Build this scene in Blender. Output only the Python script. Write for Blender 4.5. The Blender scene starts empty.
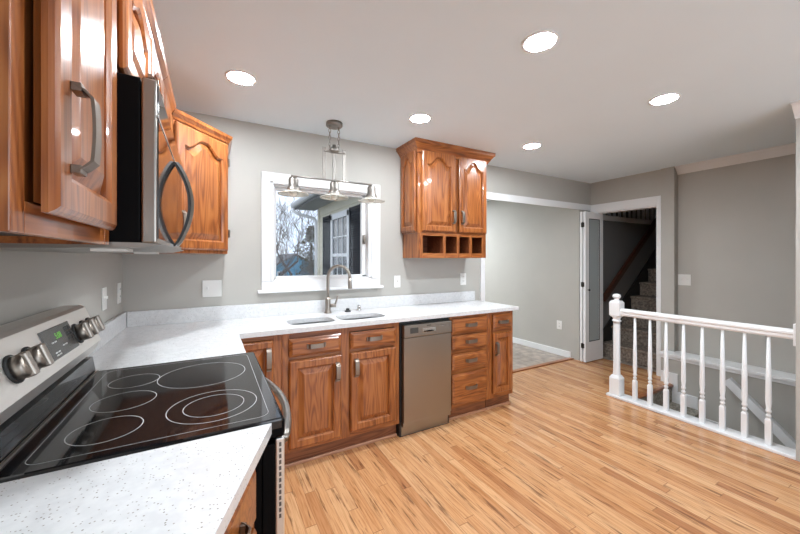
import bpy, bmesh, math, random
from mathutils import Matrix, Vector
random.seed(7)
PI = math.pi
S = bpy.context.scene
COL = S.collection

# ------------------------------------------------------------------ camera
cam_d = bpy.data.cameras.new('camera'); cam = bpy.data.objects.new('camera', cam_d); COL.objects.link(cam)
cam.location = (0.5011, -2.7953, 1.3576)
cam.rotation_euler = (PI/2, 0, -0.5075)
cam_d.sensor_width = 36; cam_d.lens = 36*339.66/800
cam_d.shift_y = -(267-258.65)/800
cam_d.clip_start = 0.02; cam_d.clip_end = 300
S.camera = cam

# ------------------------------------------------------------------ world, light, exposure
S.view_settings.view_transform = 'Standard'; S.view_settings.look = 'None'
S.view_settings.gamma = 1; S.view_settings.use_curve_mapping = False
S.view_settings.exposure = 0.0
W = bpy.data.worlds.new('overcast_sky'); S.world = W; W.use_nodes = True
wn = W.node_tree.nodes; wl = W.node_tree.links
bgn = wn['Background']
tc = wn.new('ShaderNodeTexCoord'); nz = wn.new('ShaderNodeTexNoise'); nz.inputs['Scale'].default_value = 3
rp = wn.new('ShaderNodeValToRGB')
rp.color_ramp.elements[0].position = .35; rp.color_ramp.elements[0].color = (.56,.68,.86,1)
rp.color_ramp.elements[1].position = .65; rp.color_ramp.elements[1].color = (.86,.90,.96,1)
wl.new(tc.outputs['Generated'], nz.inputs['Vector']); wl.new(nz.outputs['Fac'], rp.inputs['Fac'])
wl.new(rp.outputs['Color'], bgn.inputs['Color']); bgn.inputs['Strength'].default_value = 1.5
S.cycles.use_denoising = True
S.cycles.max_bounces = 10; S.cycles.diffuse_bounces = 5; S.cycles.glossy_bounces = 4
S.cycles.sample_clamp_indirect = 6

def area(name, loc, rot, sx, sy, power, color=(1,1,1)):
    d = bpy.data.lights.new(name, 'AREA'); d.shape = 'RECTANGLE'; d.size = sx; d.size_y = sy
    d.energy = power; d.color = color
    o = bpy.data.objects.new(name, d); COL.objects.link(o); o.location = loc; o.rotation_euler = rot
    return o
# added fill light, set at an invented opening behind the camera
area('rear_fill', (2.3, -5.05, 1.25), (PI/2, 0, 0), 2.6, 1.9, 48, (.80,.90,1))
LAMP = 340.0

# ------------------------------------------------------------------ materials
def mat(name, col, rough=.5, metal=0, spec=.5, coat=0, trans=0, emis=None, estr=0, aniso=0):
    m = bpy.data.materials.new(name); m.use_nodes = True
    b = m.node_tree.nodes['Principled BSDF']
    b.inputs['Base Color'].default_value = (*col, 1)
    b.inputs['Roughness'].default_value = rough; b.inputs['Metallic'].default_value = metal
    b.inputs['Specular IOR Level'].default_value = spec
    b.inputs['Coat Weight'].default_value = coat; b.inputs['Coat Roughness'].default_value = .05
    b.inputs['Transmission Weight'].default_value = trans
    if emis: b.inputs['Emission Color'].default_value = (*emis, 1); b.inputs['Emission Strength'].default_value = estr
    return m
def nt(m): return m.node_tree.nodes, m.node_tree.links, m.node_tree.nodes['Principled BSDF']
def ramp(n, stops):
    r = n.new('ShaderNodeValToRGB'); e = r.color_ramp.elements
    while len(e) < len(stops): e.new(.5)
    for el, (p, c) in zip(e, stops): el.position = p; el.color = (*c, 1)
    return r
def bump(n, l, b, src, strength, dist=.002):
    bp = n.new('ShaderNodeBump'); bp.inputs['Strength'].default_value = strength; bp.inputs['Distance'].default_value = dist
    l.new(src, bp.inputs['Height']); l.new(bp.outputs['Normal'], b.inputs['Normal'])

def paint(name, col, rough=.6, var=.03, nscale=2.2):
    m = mat(name, col, rough, spec=.3); n, l, b = nt(m)
    t = n.new('ShaderNodeTexCoord'); z = n.new('ShaderNodeTexNoise'); z.inputs['Scale'].default_value = nscale; z.inputs['Detail'].default_value = 3
    l.new(t.outputs['Object'], z.inputs['Vector'])
    r = ramp(n, [(.3, tuple(c*(1-var) for c in col)), (.7, tuple(min(1, c*(1+var)) for c in col))])
    l.new(z.outputs['Fac'], r.inputs['Fac']); l.new(r.outputs['Color'], b.inputs['Base Color'])
    z2 = n.new('ShaderNodeTexNoise'); z2.inputs['Scale'].default_value = 260; l.new(t.outputs['Object'], z2.inputs['Vector'])
    bump(n, l, b, z2.outputs['Fac'], .12, .001)
    return m

def wood(name, axis, dark, mid, light, rough=.28, coat=.35, scale=1.0):
    m = mat(name, mid, rough, coat=coat); n, l, b = nt(m)
    t = n.new('ShaderNodeTexCoord'); oi = n.new('ShaderNodeObjectInfo')
    mul = n.new('ShaderNodeVectorMath'); mul.operation = 'ADD'
    comb = n.new('ShaderNodeCombineXYZ'); k = n.new('ShaderNodeMath'); k.operation = 'MULTIPLY'; k.inputs[1].default_value = 17
    l.new(oi.outputs['Random'], k.inputs[0])
    for i in range(3): l.new(k.outputs[0], comb.inputs[i])
    l.new(t.outputs['Object'], mul.inputs[0]); l.new(comb.outputs[0], mul.inputs[1])
    def mapped(s_long, s_cross):
        mp = n.new('ShaderNodeMapping'); sc = [s_cross*scale]*3; sc['xyz'.index(axis)] = s_long*scale
        mp.inputs['Scale'].default_value = sc; l.new(mul.outputs[0], mp.inputs['Vector']); return mp
    a = mapped(.8, 7); z = n.new('ShaderNodeTexNoise'); z.inputs['Scale'].default_value = 1.3; z.inputs['Detail'].default_value = 2
    z.inputs['Distortion'].default_value = .3; l.new(a.outputs[0], z.inputs['Vector'])
    sn = n.new('ShaderNodeMath'); sn.operation = 'MULTIPLY'; sn.inputs[1].default_value = 75; l.new(z.outputs['Fac'], sn.inputs[0])
    si = n.new('ShaderNodeMath'); si.operation = 'SINE'; l.new(sn.outputs[0], si.inputs[0])
    h = n.new('ShaderNodeMath'); h.operation = 'MULTIPLY_ADD'; h.inputs[1].default_value = .5; h.inputs[2].default_value = .5; l.new(si.outputs[0], h.inputs[0])
    f = mapped(4, 150); z2 = n.new('ShaderNodeTexNoise'); z2.inputs['Scale'].default_value = 1.5; z2.inputs['Detail'].default_value = 4; l.new(f.outputs[0], z2.inputs['Vector'])
    mf = mapped(1.5, 26); z3 = n.new('ShaderNodeTexNoise'); z3.inputs['Scale'].default_value = 1.2; z3.inputs['Detail'].default_value = 3; l.new(mf.outputs[0], z3.inputs['Vector'])
    m0 = n.new('ShaderNodeMix'); m0.inputs['Factor'].default_value = .5; l.new(z3.outputs['Fac'], m0.inputs['A']); l.new(z2.outputs['Fac'], m0.inputs['B'])
    mx = n.new('ShaderNodeMix'); mx.inputs['Factor'].default_value = .80
    l.new(h.outputs[0], mx.inputs['A']); l.new(m0.outputs['Result'], mx.inputs['B'])
    r = ramp(n, [(.28, dark), (.48, mid), (.70, light)]); l.new(mx.outputs['Result'], r.inputs['Fac'])
    l.new(r.outputs['Color'], b.inputs['Base Color'])
    bump(n, l, b, z2.outputs['Fac'], .15, .001)
    return m

OAK = ((.125,.031,.007), (.31,.092,.021), (.43,.155,.042))
M = {}
M['oak_v'] = wood('oak_vertical_grain', 'z', *OAK)
M['oak_h'] = wood('oak_horizontal_grain', 'x', *OAK)
M['oak_y'] = wood('oak_depth_grain', 'y', *OAK)
M['oak_in'] = wood('oak_cubby_interior', 'x', (.12,.03,.010), (.2,.06,.022), (.28,.09,.034), rough=.5, coat=0)
M['oak_toe'] = wood('oak_toe_kick', 'x', (.10,.030,.012), (.19,.062,.024), (.28,.10,.04), rough=.4, coat=.1)
M['shoe'] = wood('shoe_moulding_oak', 'x', (.28,.12,.06), (.42,.2,.11), (.52,.28,.17), rough=.35, coat=.2)
M['dark_rail'] = wood('dark_stained_handrail', 'x', (.03,.010,.006), (.06,.02,.012), (.09,.03,.018))
M['wall'] = paint('warm_grey_wall_paint', (.46,.442,.405))
M['hallwall'] = M['wall']
M['ceil'] = paint('ceiling_paint', (.80,.905,.975), .7, .01)
M['white'] = paint('white_trim_paint', (.80,.80,.80), .35, .01)
M['plastic'] = mat('white_switch_plastic', (.82,.81,.78), .35)
M['slot'] = mat('outlet_slot_dark', (.12,.11,.10), .5)
M['steel'] = mat('stainless_steel', (.34,.315,.285), .30, metal=1); M['steel'].node_tree.nodes['Principled BSDF'].inputs['Anisotropic'].default_value = .6
M['nickel'] = mat('brushed_nickel', (.36,.32,.28), .38, metal=1)
M['pendm'] = mat('pendant_nickel', (.29,.265,.24), .42, metal=1)
M['pullm'] = mat('satin_pull_metal', (.27,.225,.19), .42, metal=1)
M['rangesteel'] = mat('satin_range_steel', (.80,.77,.73), .48, metal=1)
M['chrome'] = mat('polished_chrome', (.72,.72,.72), .12, metal=1)
M['bowl'] = mat('sink_steel', (.48,.48,.48), .28, metal=1)
M['bglass'] = mat('black_ceramic_glass', (.006,.006,.007), .06, spec=.6)
M['black'] = mat('black_enamel', (.004,.004,.0045), .5, spec=.06)
M['undershade'] = mat('painted_underside_shade', (.03,.02,.015), .6)  # near-black colour carries the shade under the wall cabinets
M['mblack'] = mat('black_plastic', (.018,.018,.018), .5)
M['ring'] = mat('burner_ring_print', (.36,.36,.355), .4)
M['dispglass'] = mat('display_glass', (.060,.056,.052), .25)
M['dispprint'] = mat('display_print', (.75,.75,.72), .5)
M['green'] = mat('green_display_digits', (.1,.3,.05), .5, emis=(.35,.9,.15), estr=.22)
M['lens'] = mat('lit_lamp_lens', (1,1,1), .5, emis=(.86,.935,1), estr=LAMP)
M['hlens'] = mat('hall_fill_lens', (1,1,1), .5, emis=(.86,.935,1), estr=LAMP*2.7)
M['carpet'] = paint('carpet_pile', (.36,.33,.28), .95, .4, 45)
M['carpet_up'] = paint('brown_carpet_pile', (.215,.178,.145), .95, .5, 38)
M['skirt'] = mat('dark_painted_skirt', (.02,.019,.018), .5)
M['blackmetal'] = mat('dark_hinge_metal', (.05,.045,.04), .35, metal=.8)

# brushed look for steel
def brush(m, axis, amt):
    n, l, b = nt(m); t = n.new('ShaderNodeTexCoord'); mp = n.new('ShaderNodeMapping')
    sc = [400]*3; sc['xyz'.index(axis)] = 4; mp.inputs['Scale'].default_value = sc
    z = n.new('ShaderNodeTexNoise'); z.inputs['Scale'].default_value = 1
    l.new(t.outputs['Object'], mp.inputs['Vector']); l.new(mp.outputs[0], z.inputs['Vector'])
    bump(n, l, b, z.outputs['Fac'], amt, .0005)
brush(M['steel'], 'x', .12); brush(M['nickel'], 'x', .1)

# quartz
m = mat('speckled_white_quartz', (.8,.8,.8), .22, spec=.5); n, l, b = nt(m)
t = n.new('ShaderNodeTexCoord')
v = n.new('ShaderNodeTexVoronoi'); v.inputs['Scale'].default_value = 170; l.new(t.outputs['Object'], v.inputs['Vector'])
sep = n.new('ShaderNodeSeparateColor'); l.new(v.outputs['Color'], sep.inputs[0])
lt = n.new('ShaderNodeMath'); lt.operation = 'LESS_THAN'; lt.inputs[1].default_value = .27; l.new(v.outputs['Distance'], lt.inputs[0])
gt = n.new('ShaderNodeMath'); gt.operation = 'GREATER_THAN'; gt.inputs[1].default_value = .72; l.new(sep.outputs[0], gt.inputs[0])
an = n.new('ShaderNodeMath'); an.operation = 'MULTIPLY'; l.new(lt.outputs[0], an.inputs[0]); l.new(gt.outputs[0], an.inputs[1])
z = n.new('ShaderNodeTexNoise'); z.inputs['Scale'].default_value = 40; l.new(t.outputs['Object'], z.inputs['Vector'])
base = ramp(n, [(.35, (.65,.65,.655)), (.65, (.715,.715,.715))]); l.new(z.outputs['Fac'], base.inputs['Fac'])
spk = ramp(n, [(0, (.26,.23,.20)), (1, (.50,.475,.44))]); l.new(sep.outputs[1], spk.inputs['Fac'])
mx = n.new('ShaderNodeMix'); mx.data_type = 'RGBA'; l.new(an.outputs[0], mx.inputs['Factor'])
l.new(base.outputs['Color'], mx.inputs['A']); l.new(spk.outputs['Color'], mx.inputs['B']); l.new(mx.outputs['Result'], b.inputs['Base Color'])
M['quartz'] = m

# strip oak floor, boards along y
def floor_mat():
    m = mat('oak_strip_floor', (.6,.35,.18), .27, coat=.15); n, l, b = nt(m)
    t = n.new('ShaderNodeTexCoord'); sx = n.new('ShaderNodeSeparateXYZ'); l.new(t.outputs['Object'], sx.inputs[0])
    def math_(op, a, bb=None, c=None):
        q = n.new('ShaderNodeMath'); q.operation = op
        for i, x in enumerate((a, bb, c)):
            if x is None: continue
            if isinstance(x, (int, float)): q.inputs[i].default_value = x
            else: l.new(x, q.inputs[i])
        return q.outputs[0]
    u = math_('DIVIDE', sx.outputs[0], .0572); row = math_('FLOOR', u); fu = math_('FRACT', u)
    wn1 = n.new('ShaderNodeTexWhiteNoise'); wn1.noise_dimensions = '1D'; l.new(row, wn1.inputs['W'])
    yy = math_('MULTIPLY_ADD', wn1.outputs['Value'], 7.0, math_('DIVIDE', sx.outputs[1], 1.05))
    idx = math_('FLOOR', yy); fv = math_('FRACT', yy)
    cb = n.new('ShaderNodeCombineXYZ'); l.new(row, cb.inputs[0]); l.new(idx, cb.inputs[1])
    wn2 = n.new('ShaderNodeTexWhiteNoise'); wn2.noise_dimensions = '2D'; l.new(cb.outputs[0], wn2.inputs['Vector'])
    # grain
    mp = n.new('ShaderNodeMapping'); mp.inputs['Scale'].default_value = (110, 5, 1)
    off = n.new('ShaderNodeVectorMath'); off.operation = 'MULTIPLY_ADD'; off.inputs[1].default_value = (9, 31, 5)
    l.new(wn2.outputs['Color'], off.inputs[0]); l.new(t.outputs['Object'], mp.inputs['Vector']); l.new(mp.outputs[0], off.inputs[2])
    gz = n.new('ShaderNodeTexNoise'); gz.inputs['Scale'].default_value = 1.0; gz.inputs['Detail'].default_value = 5; gz.inputs['Distortion'].default_value = .6
    l.new(off.outputs[0], gz.inputs['Vector'])
    # streak marks (mineral streaks / knots)
    mp2 = n.new('ShaderNodeMapping'); mp2.inputs['Scale'].default_value = (48, 3.6, 1)
    off2 = n.new('ShaderNodeVectorMath'); off2.operation = 'MULTIPLY_ADD'; off2.inputs[1].default_value = (23, 17, 5)
    l.new(wn2.outputs['Color'], off2.inputs[0]); l.new(t.outputs['Object'], mp2.inputs['Vector']); l.new(mp2.outputs[0], off2.inputs[2])
    kz = n.new('ShaderNodeTexNoise'); kz.inputs['Scale'].default_value = 1; kz.inputs['Detail'].default_value = 4; kz.inputs['Roughness'].default_value = .6
    l.new(off2.outputs[0], kz.inputs['Vector'])
    kr = ramp(n, [(.57, (0,0,0)), (.66, (1,1,1))]); l.new(kz.outputs['Fac'], kr.inputs['Fac'])
    tone = ramp(n, [(0, (.40,.175,.075)), (.18, (.53,.26,.112)), (.55, (.585,.31,.142)), (1, (.63,.365,.185))])
    l.new(wn2.outputs['Value'], tone.inputs['Fac'])
    gr = ramp(n, [(.3, (.66,.54,.44)), (.58, (1.05,1.04,1.03))]); l.new(gz.outputs['Fac'], gr.inputs['Fac'])
    m1 = n.new('ShaderNodeMix'); m1.data_type = 'RGBA'; m1.blend_type = 'MULTIPLY'; m1.inputs['Factor'].default_value = .8
    l.new(tone.outputs['Color'], m1.inputs['A']); l.new(gr.outputs['Color'], m1.inputs['B'])
    m2 = n.new('ShaderNodeMix'); m2.data_type = 'RGBA'; l.new(math_('MULTIPLY', kr.outputs['Color'], .75), m2.inputs['Factor'])
    l.new(m1.outputs['Result'], m2.inputs['A']); m2.inputs['B'].default_value = (.13,.055,.025,1)
    # seams
    e1 = math_('LESS_THAN', fu, .035); e2 = math_('LESS_THAN', fv, .004); se = math_('MAXIMUM', e1, e2)
    m3 = n.new('ShaderNodeMix'); m3.data_type = 'RGBA'; l.new(math_('MULTIPLY', se, .65), m3.inputs['Factor'])
    l.new(m2.outputs['Result'], m3.inputs['A']); m3.inputs['B'].default_value = (.20,.09,.04,1)
    l.new(m3.outputs['Result'], b.inputs['Base Color'])
    bump(n, l, b, math_('SUBTRACT', 1.0, se), .25, .001)
    return m
M['floor'] = floor_mat()

m = mat('slate_vinyl_tile', (.4,.38,.36), .4); n, l, b = nt(m)
t = n.new('ShaderNodeTexCoord'); br = n.new('ShaderNodeTexBrick'); br.offset = 0; br.inputs['Scale'].default_value = 1
br.inputs['Brick Width'].default_value = .31; br.inputs['Row Height'].default_value = .31; br.inputs['Mortar Size'].default_value = .006
br.inputs['Color1'].default_value = (.42,.36,.31,1); br.inputs['Color2'].default_value = (.32,.27,.23,1); br.inputs['Mortar'].default_value = (.25,.23,.21,1)
z = n.new('ShaderNodeTexNoise'); z.inputs['Scale'].default_value = 9; z.inputs['Detail'].default_value = 6
r = ramp(n, [(.3,(.6,.58,.56)), (.7,(1.25,1.22,1.2))]); mx = n.new('ShaderNodeMix'); mx.data_type='RGBA'; mx.blend_type='MULTIPLY'; mx.inputs['Factor'].default_value=1
l.new(t.outputs['Object'], br.inputs['Vector']); l.new(t.outputs['Object'], z.inputs['Vector']); l.new(z.outputs['Fac'], r.inputs['Fac'])
l.new(br.outputs['Color'], mx.inputs['A']); l.new(r.outputs['Color'], mx.inputs['B']); l.new(mx.outputs['Result'], b.inputs['Base Color'])
M['tile'] = m

def glass(name, rough=0.0, tint=(1,1,1)):
    m = bpy.data.materials.new(name); m.use_nodes = True; n = m.node_tree.nodes; l = m.node_tree.links
    n.clear(); o = n.new('ShaderNodeOutputMaterial'); mx = n.new('ShaderNodeMixShader'); tr = n.new('ShaderNodeBsdfTransparent'); g = n.new('ShaderNodeBsdfGlossy')
    tr.inputs['Color'].default_value = (*tint,1); g.inputs['Roughness'].default_value = rough
    fr = n.new('ShaderNodeFresnel'); fr.inputs['IOR'].default_value = 1.22
    l.new(fr.outputs[0], mx.inputs[0]); l.new(tr.outputs[0], mx.inputs[1]); l.new(g.outputs[0], mx.inputs[2]); l.new(mx.outputs[0], o.inputs[0])
    return m
M['pane'] = glass('window_glass')
M['palepane'] = mat('pale_opaque_door_glass', (.42,.46,.46), .15)  # even pale opaque colour for the door panes
M['shade'] = mat('clear_ribbed_glass', (.95,.92,.82), .18, trans=.55)
M['bulb'] = mat('frosted_bulb', (.9,.88,.8), .4)
# exterior
M['siding'] = paint('cream_siding', (.72,.68,.56), .6, .03)
M['shutter'] = mat('navy_shutter', (.008,.010,.017), .6, spec=.2)
M['exwhite'] = mat('white_exterior_trim', (.82,.83,.85), .5)
M['gutter'] = mat('grey_white_gutter', (.58,.60,.63), .45)
M['soffit'] = mat('grey_soffit', (.36,.38,.41), .6)
M['shingle'] = paint('grey_shingle', (.22,.22,.23), .9, .2)
M['blue'] = paint('blue_siding', (.12,.30,.46), .6, .08)
M['bark'] = paint('bare_bark', (.15,.13,.12), .9, .2)
M['ever'] = paint('evergreen_brown', (.085,.075,.040), .9, .4)
M['grass'] = paint('winter_grass', (.15,.15,.11), .95, .25)
M['winglass'] = mat('dark_house_glass', (.06,.075,.09), .05, spec=.8)

# ------------------------------------------------------------------ mesh helpers
class MB:
    def __init__(s): s.bm = bmesh.new(); s.mi = 0
    def slot(s, i): s.mi = i; return s
    def add(s, verts, faces, X=None, smooth=False):
        vs = [s.bm.verts.new((X @ Vector(v)) if X else v) for v in verts]
        for f in faces:
            try:
                fc = s.bm.faces.new([vs[i] for i in f]); fc.smooth = smooth; fc.material_index = s.mi
            except ValueError: pass
        return s
    def box(s, x0, x1, y0, y1, z0, z1, bev=0, X=None):
        x0, x1 = sorted((x0, x1)); y0, y1 = sorted((y0, y1)); z0, z1 = sorted((z0, z1))
        v = [(x0,y0,z0),(x1,y0,z0),(x1,y1,z0),(x0,y1,z0),(x0,y0,z1),(x1,y0,z1),(x1,y1,z1),(x0,y1,z1)]
        f = [(0,3,2,1),(4,5,6,7),(0,1,5,4),(1,2,6,5),(2,3,7,6),(3,0,4,7)]
        if bev > 0:
            t = bmesh.new(); tv = [t.verts.new(p) for p in v]
            for q in f: t.faces.new([tv[i] for i in q])
            bmesh.ops.bevel(t, geom=t.edges[:], offset=bev, segments=2, profile=.5, affect='EDGES')
            t.verts.index_update()
            s.add([tuple(p.co) for p in t.verts], [[p.index for p in q.verts] for q in t.faces], X); t.free()
        else: s.add(v, f, X)
        return s
    def loft(s, loops, cap0=True, cap1=True, X=None, smooth=False, close=True):
        n = len(loops[0]); v = [p for L in loops for p in L]; f = []
        for i in range(len(loops)-1):
            for j in range(n if close else n-1):
                k = (j+1) % n; f.append((i*n+j, i*n+k, (i+1)*n+k, (i+1)*n+j))
        if cap0: f.append(tuple(range(n-1, -1, -1)))
        if cap1: f.append(tuple((len(loops)-1)*n+j for j in range(n)))
        return s.add(v, f, X, smooth)
    def prism(s, pts, h0, h1, axis='z', X=None):
        def P(p, h): return {'z': (p[0],p[1],h), 'y': (p[0],h,p[1]), 'x': (h,p[0],p[1])}[axis]
        return s.loft([[P(p,h0) for p in pts], [P(p,h1) for p in pts]], X=X)
    def tube(s, pts, r, seg=10, X=None, caps=True, smooth=True):
        pts = [Vector(p) for p in pts]; R = r if isinstance(r, (list, tuple)) else [r]*len(pts); loops = []; up = None
        for i, p in enumerate(pts):
            d = (pts[min(i+1, len(pts)-1)] - pts[max(i-1, 0)]).normalized()
            if up is None: up = Vector((0,0,1)) if abs(d.z) < .9 else Vector((1,0,0))
            a = d.cross(up).normalized(); b2 = a.cross(d).normalized(); up = b2
            loops.append([tuple(p + a*math.cos(2*PI*k/seg)*R[i] + b2*math.sin(2*PI*k/seg)*R[i]) for k in range(seg)])
        return s.loft(loops, caps, caps, X, smooth)
    def ribbon(s, pts, w, t, X=None):
        """bar of rectangular section w (along side vector) x t swept along pts lying in one plane; pts: list of (pos, side, normal)"""
        loops = []
        for p, sd, nm in pts:
            p, sd, nm = Vector(p), Vector(sd), Vector(nm)
            loops.append([tuple(p+sd*w/2), tuple(p+sd*w/2+nm*t), tuple(p-sd*w/2+nm*t), tuple(p-sd*w/2)])
        return s.loft(loops, X=X)
    def lathe(s, prof, c=(0,0,0), seg=24, X=None, smooth=True, caps=True):
        loops = [[(c[0]+r*math.cos(2*PI*k/seg), c[1]+r*math.sin(2*PI*k/seg), c[2]+z) for k in range(seg)] for r, z in prof]
        return s.loft(loops, caps, caps, X, smooth)
    def build(s, name, m, parent=None, kind=None):
        bmesh.ops.remove_doubles(s.bm, verts=s.bm.verts[:], dist=1e-6)
        bmesh.ops.recalc_face_normals(s.bm, faces=s.bm.faces[:])
        me = bpy.data.meshes.new(name); s.bm.to_mesh(me); s.bm.free()
        o = bpy.data.objects.new(name, me); COL.objects.link(o)
        for q in (m if isinstance(m, (list, tuple)) else [m]): me.materials.append(q)
        if parent:
            off = root_loc(parent); me.transform(Matrix.Translation(-off)); o.parent = parent
        if kind: o['kind'] = kind
        return o
def root_loc(o):
    v = Vector((0,0,0))
    while o: v = v + o.location; o = o.parent
    return v
def thing(name, label, cat, loc=(0,0,0), group=None, kind=None):
    o = bpy.data.objects.new(name, None); COL.objects.link(o); o.location = loc; o.empty_display_size = .05
    o['label'] = label; o['category'] = cat
    if group: o['group'] = group
    if kind: o['kind'] = kind
    return o
def tag(o, label, cat, group=None, kind=None):
    o['label'] = label; o['category'] = cat
    if group: o['group'] = group
    if kind: o['kind'] = kind
    return o
def dup(root, loc, label, group=None):
    r = root.copy(); COL.objects.link(r); r.location = loc; r['label'] = label
    if group: r['group'] = group
    for ch in list(root.children):
        c = ch.copy(); COL.objects.link(c); c.parent = r
        for g in list(ch.children):
            d = g.copy(); COL.objects.link(d); d.parent = c
    return r
def boolean(o, cut):
    md = o.modifiers.new('b', 'BOOLEAN'); md.object = cut; md.operation = 'DIFFERENCE'; md.solver = 'EXACT'
    dg = bpy.context.evaluated_depsgraph_get(); me = bpy.data.meshes.new_from_object(o.evaluated_get(dg))
    o.modifiers.clear(); o.data = me; bpy.data.objects.remove(cut)
def text_mesh(txt, size, X, m, name, parent, depth=.0006):
    cu = bpy.data.curves.new(name, 'FONT'); cu.body = txt; cu.size = size; cu.align_x = 'CENTER'; cu.align_y = 'CENTER'; cu.extrude = depth
    t = bpy.data.objects.new(name, cu); COL.objects.link(t)
    dg = bpy.context.evaluated_depsgraph_get(); me = bpy.data.meshes.new_from_object(t.evaluated_get(dg)); bpy.data.objects.remove(t)
    me.transform(X); me.transform(Matrix.Translation(-root_loc(parent)))
    o = bpy.data.objects.new(name, me); COL.objects.link(o); me.materials.clear(); me.materials.append(m); o.parent = parent
    return o
def rr(x0, x1, y0, y1, r, n=6):
    p = []
    for cx, cy, a in ((x1-r, y0+r, -PI/2), (x1-r, y1-r, 0), (x0+r, y1-r, PI/2), (x0+r, y0+r, PI)):
        for k in range(n+1): p.append((cx+r*math.cos(a+PI/2*k/n), cy+r*math.sin(a+PI/2*k/n)))
    return p
def Tz(x, y, z, a=0): return Matrix.Translation((x,y,z)) @ Matrix.Rotation(a, 4, 'Z')

# ------------------------------------------------------------------ the room
H = 2.387; XR = 5.04
f = MB(); f.box(-.12, 3.98, -5.2, .11, -.24, 0); f.box(3.98, 5.16, -1.0, .11, -.24, 0); f.build('floor', M['floor'], kind='structure')
f = MB(); f.box(3.0, 4.9, .11, 4.2, -.24, -.002); f.build('floor_hall', M['tile'], kind='structure')
f = MB(); f.box(3.105, 4.79, .075, .135, 0, .012, .004); f.build('trim_1', M['oak_h'], kind='structure')   # threshold strip
c = MB(); c.box(-.12, 5.14, -5.2, .12, H, H+.15); c.box(5.14, 5.3, -5.2, -.86, H, H+.15); c.box(3.0, 4.9, .12, 4.2, H, H+.15)
c.build('ceiling', M['ceil'], kind='structure')
w = MB(); w.box(-.12, 0, -5.2, .12, 0, H); w.build('wall_left', M['wall'], kind='structure')
wx0, wx1, wz0, wz1 = .923, 1.757, 1.185, 1.94
w = MB(); w.box(0, wx0, 0, .12, 0, H); w.box(wx1, 3.09, 0, .12, 0, H); w.box(wx0, wx1, 0, .12, 0, wz0); w.box(wx0, wx1, 0, .12, wz1, H)
w.box(3.09, 5.14, 0, .12, 2.07, H); w.box(4.79, 5.04, 0, .12, 0, 2.07); w.build('wall_back', M['wall'], kind='structure')
w = MB(); w.box(4.79, 4.9, .12, 4.2, 0, H); w.build('wall_hall_right', M['wall'], kind='structure')
w = MB(); w.box(3.0, 3.09, .12, 4.2, 0, H); w.box(3.0, 4.9, 4.2, 4.3, 0, H); w.build('wall_hall_back', M['wall'], kind='structure')
# right wall with stair doorway
dy0, dy1, dz = -.797, -.055, 1.975
w = MB(); w.box(XR, 5.14, dy1, 0, 0, H); w.box(XR, 5.14, -.86, dy0, 0, H); w.box(XR, 5.14, dy0, dy1, dz, H)
w.box(5.018, 5.14, -.97, -.842, 0, H)
w.build('wall_right', M['wall'], kind='structure')
w = MB(); w.box(5.10, 5.24, -5.2, -.97, -2.6, H); w.box(5.10, 5.24, -.97, -.86, -2.6, 0); w.build('wall_stairwell_right', M['wall'], kind='structure')
w = MB(); w.box(3.94, 4.06, -5.2, -2.092, 0, H); w.build('wall_stairwell_left', M['wall'], kind='structure')
w = MB(); w.box(3.94, 3.98, -5.2, -.9, -2.6, -.24); w.box(3.98, 5.10, -.90, -.86, -2.6, -.24); w.build('wall_stairwell_lower', M['wall'], kind='structure')
w = MB(); w.box(3.94, 5.24, -5.2, -1.0, -2.7, -2.6); w.build('floor_lower', M['carpet'], kind='structure')
# unseen rear wall; its framed opening is invented to hold the fill light
w = MB(); w.box(0, .95, -5.2, -5.08, 0, H); w.box(3.65, 5.24, -5.2, -5.08, -2.6, H); w.box(.95, 3.65, -5.2, -5.08, 2.25, H); w.box(.95, 3.65, -5.2, -5.08, 0, .25)
w.build('wall_front', M['wall'], kind='structure')
w = MB(); w.box(.90, .97, -5.08, -5.06, .2, 2.3); w.box(3.63, 3.7, -5.08, -5.06, .2, 2.3); w.box(.9, 3.7, -5.08, -5.06, 2.23, 2.3); w.box(.9, 3.7, -5.08, -5.06, .2, .27)
w.build('fill_window_frame', M['white'], kind='structure')

# casings
t = MB(); t.box(3.09, 5.04, -.016, 0, 2.008, 2.088, .003); t.box(3.045, 3.107, -.016, 0, .0, 2.088, .003)
t.box(3.09, 3.107, 0, .12, 0, 2.07); t.box(3.09, 4.79, 0, .12, 2.05, 2.07)
t.build('trim_2', M['white'], kind='structure')
t = MB(); t.box(5.022, XR, -.838, dy0, 0, 2.085, .003); t.box(5.022, XR, dy1, -.002, 0, 2.085, .003); t.box(5.022, XR, dy0, dy1, dz, 2.085, .003)
t.box(XR, 5.14, dy0-.001, dy0+.012, 0, dz); t.box(XR, 5.14, dy1-.012, dy1+.001, 0, dz); t.box(XR, 5.14, dy0, dy1, dz-.012, dz+.001)
t.build('trim_3', M['white'], kind='structure')
t = MB(); t.box(4.776, 4.79, .12, 4.2, 0, .085, .003); t.build('baseboard_hall', M['white'], kind='structure')
# crown mouldings
def crown_prof(d, h): return [(0,0),(0,-h),(d*.12,-h),(d*.18,-h*.85),(d*.45,-h*.55),(d*.75,-h*.22),(d*.9,-h*.14),(d,-h*.1),(d,0)]
t = MB(); t.loft([[(5.10-a, y, H+z) for a, z in crown_prof(.075,.085)] for y in (-.97, -5.08)]); t.build('trim_4', M['white'], kind='structure')
t = MB(); t.loft([[(3.94-a, y, H+z) for a, z in crown_prof(.10,.09)] for y in (-2.09, -5.08)]); t.build('trim_5', M['white'], kind='structure')
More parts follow.
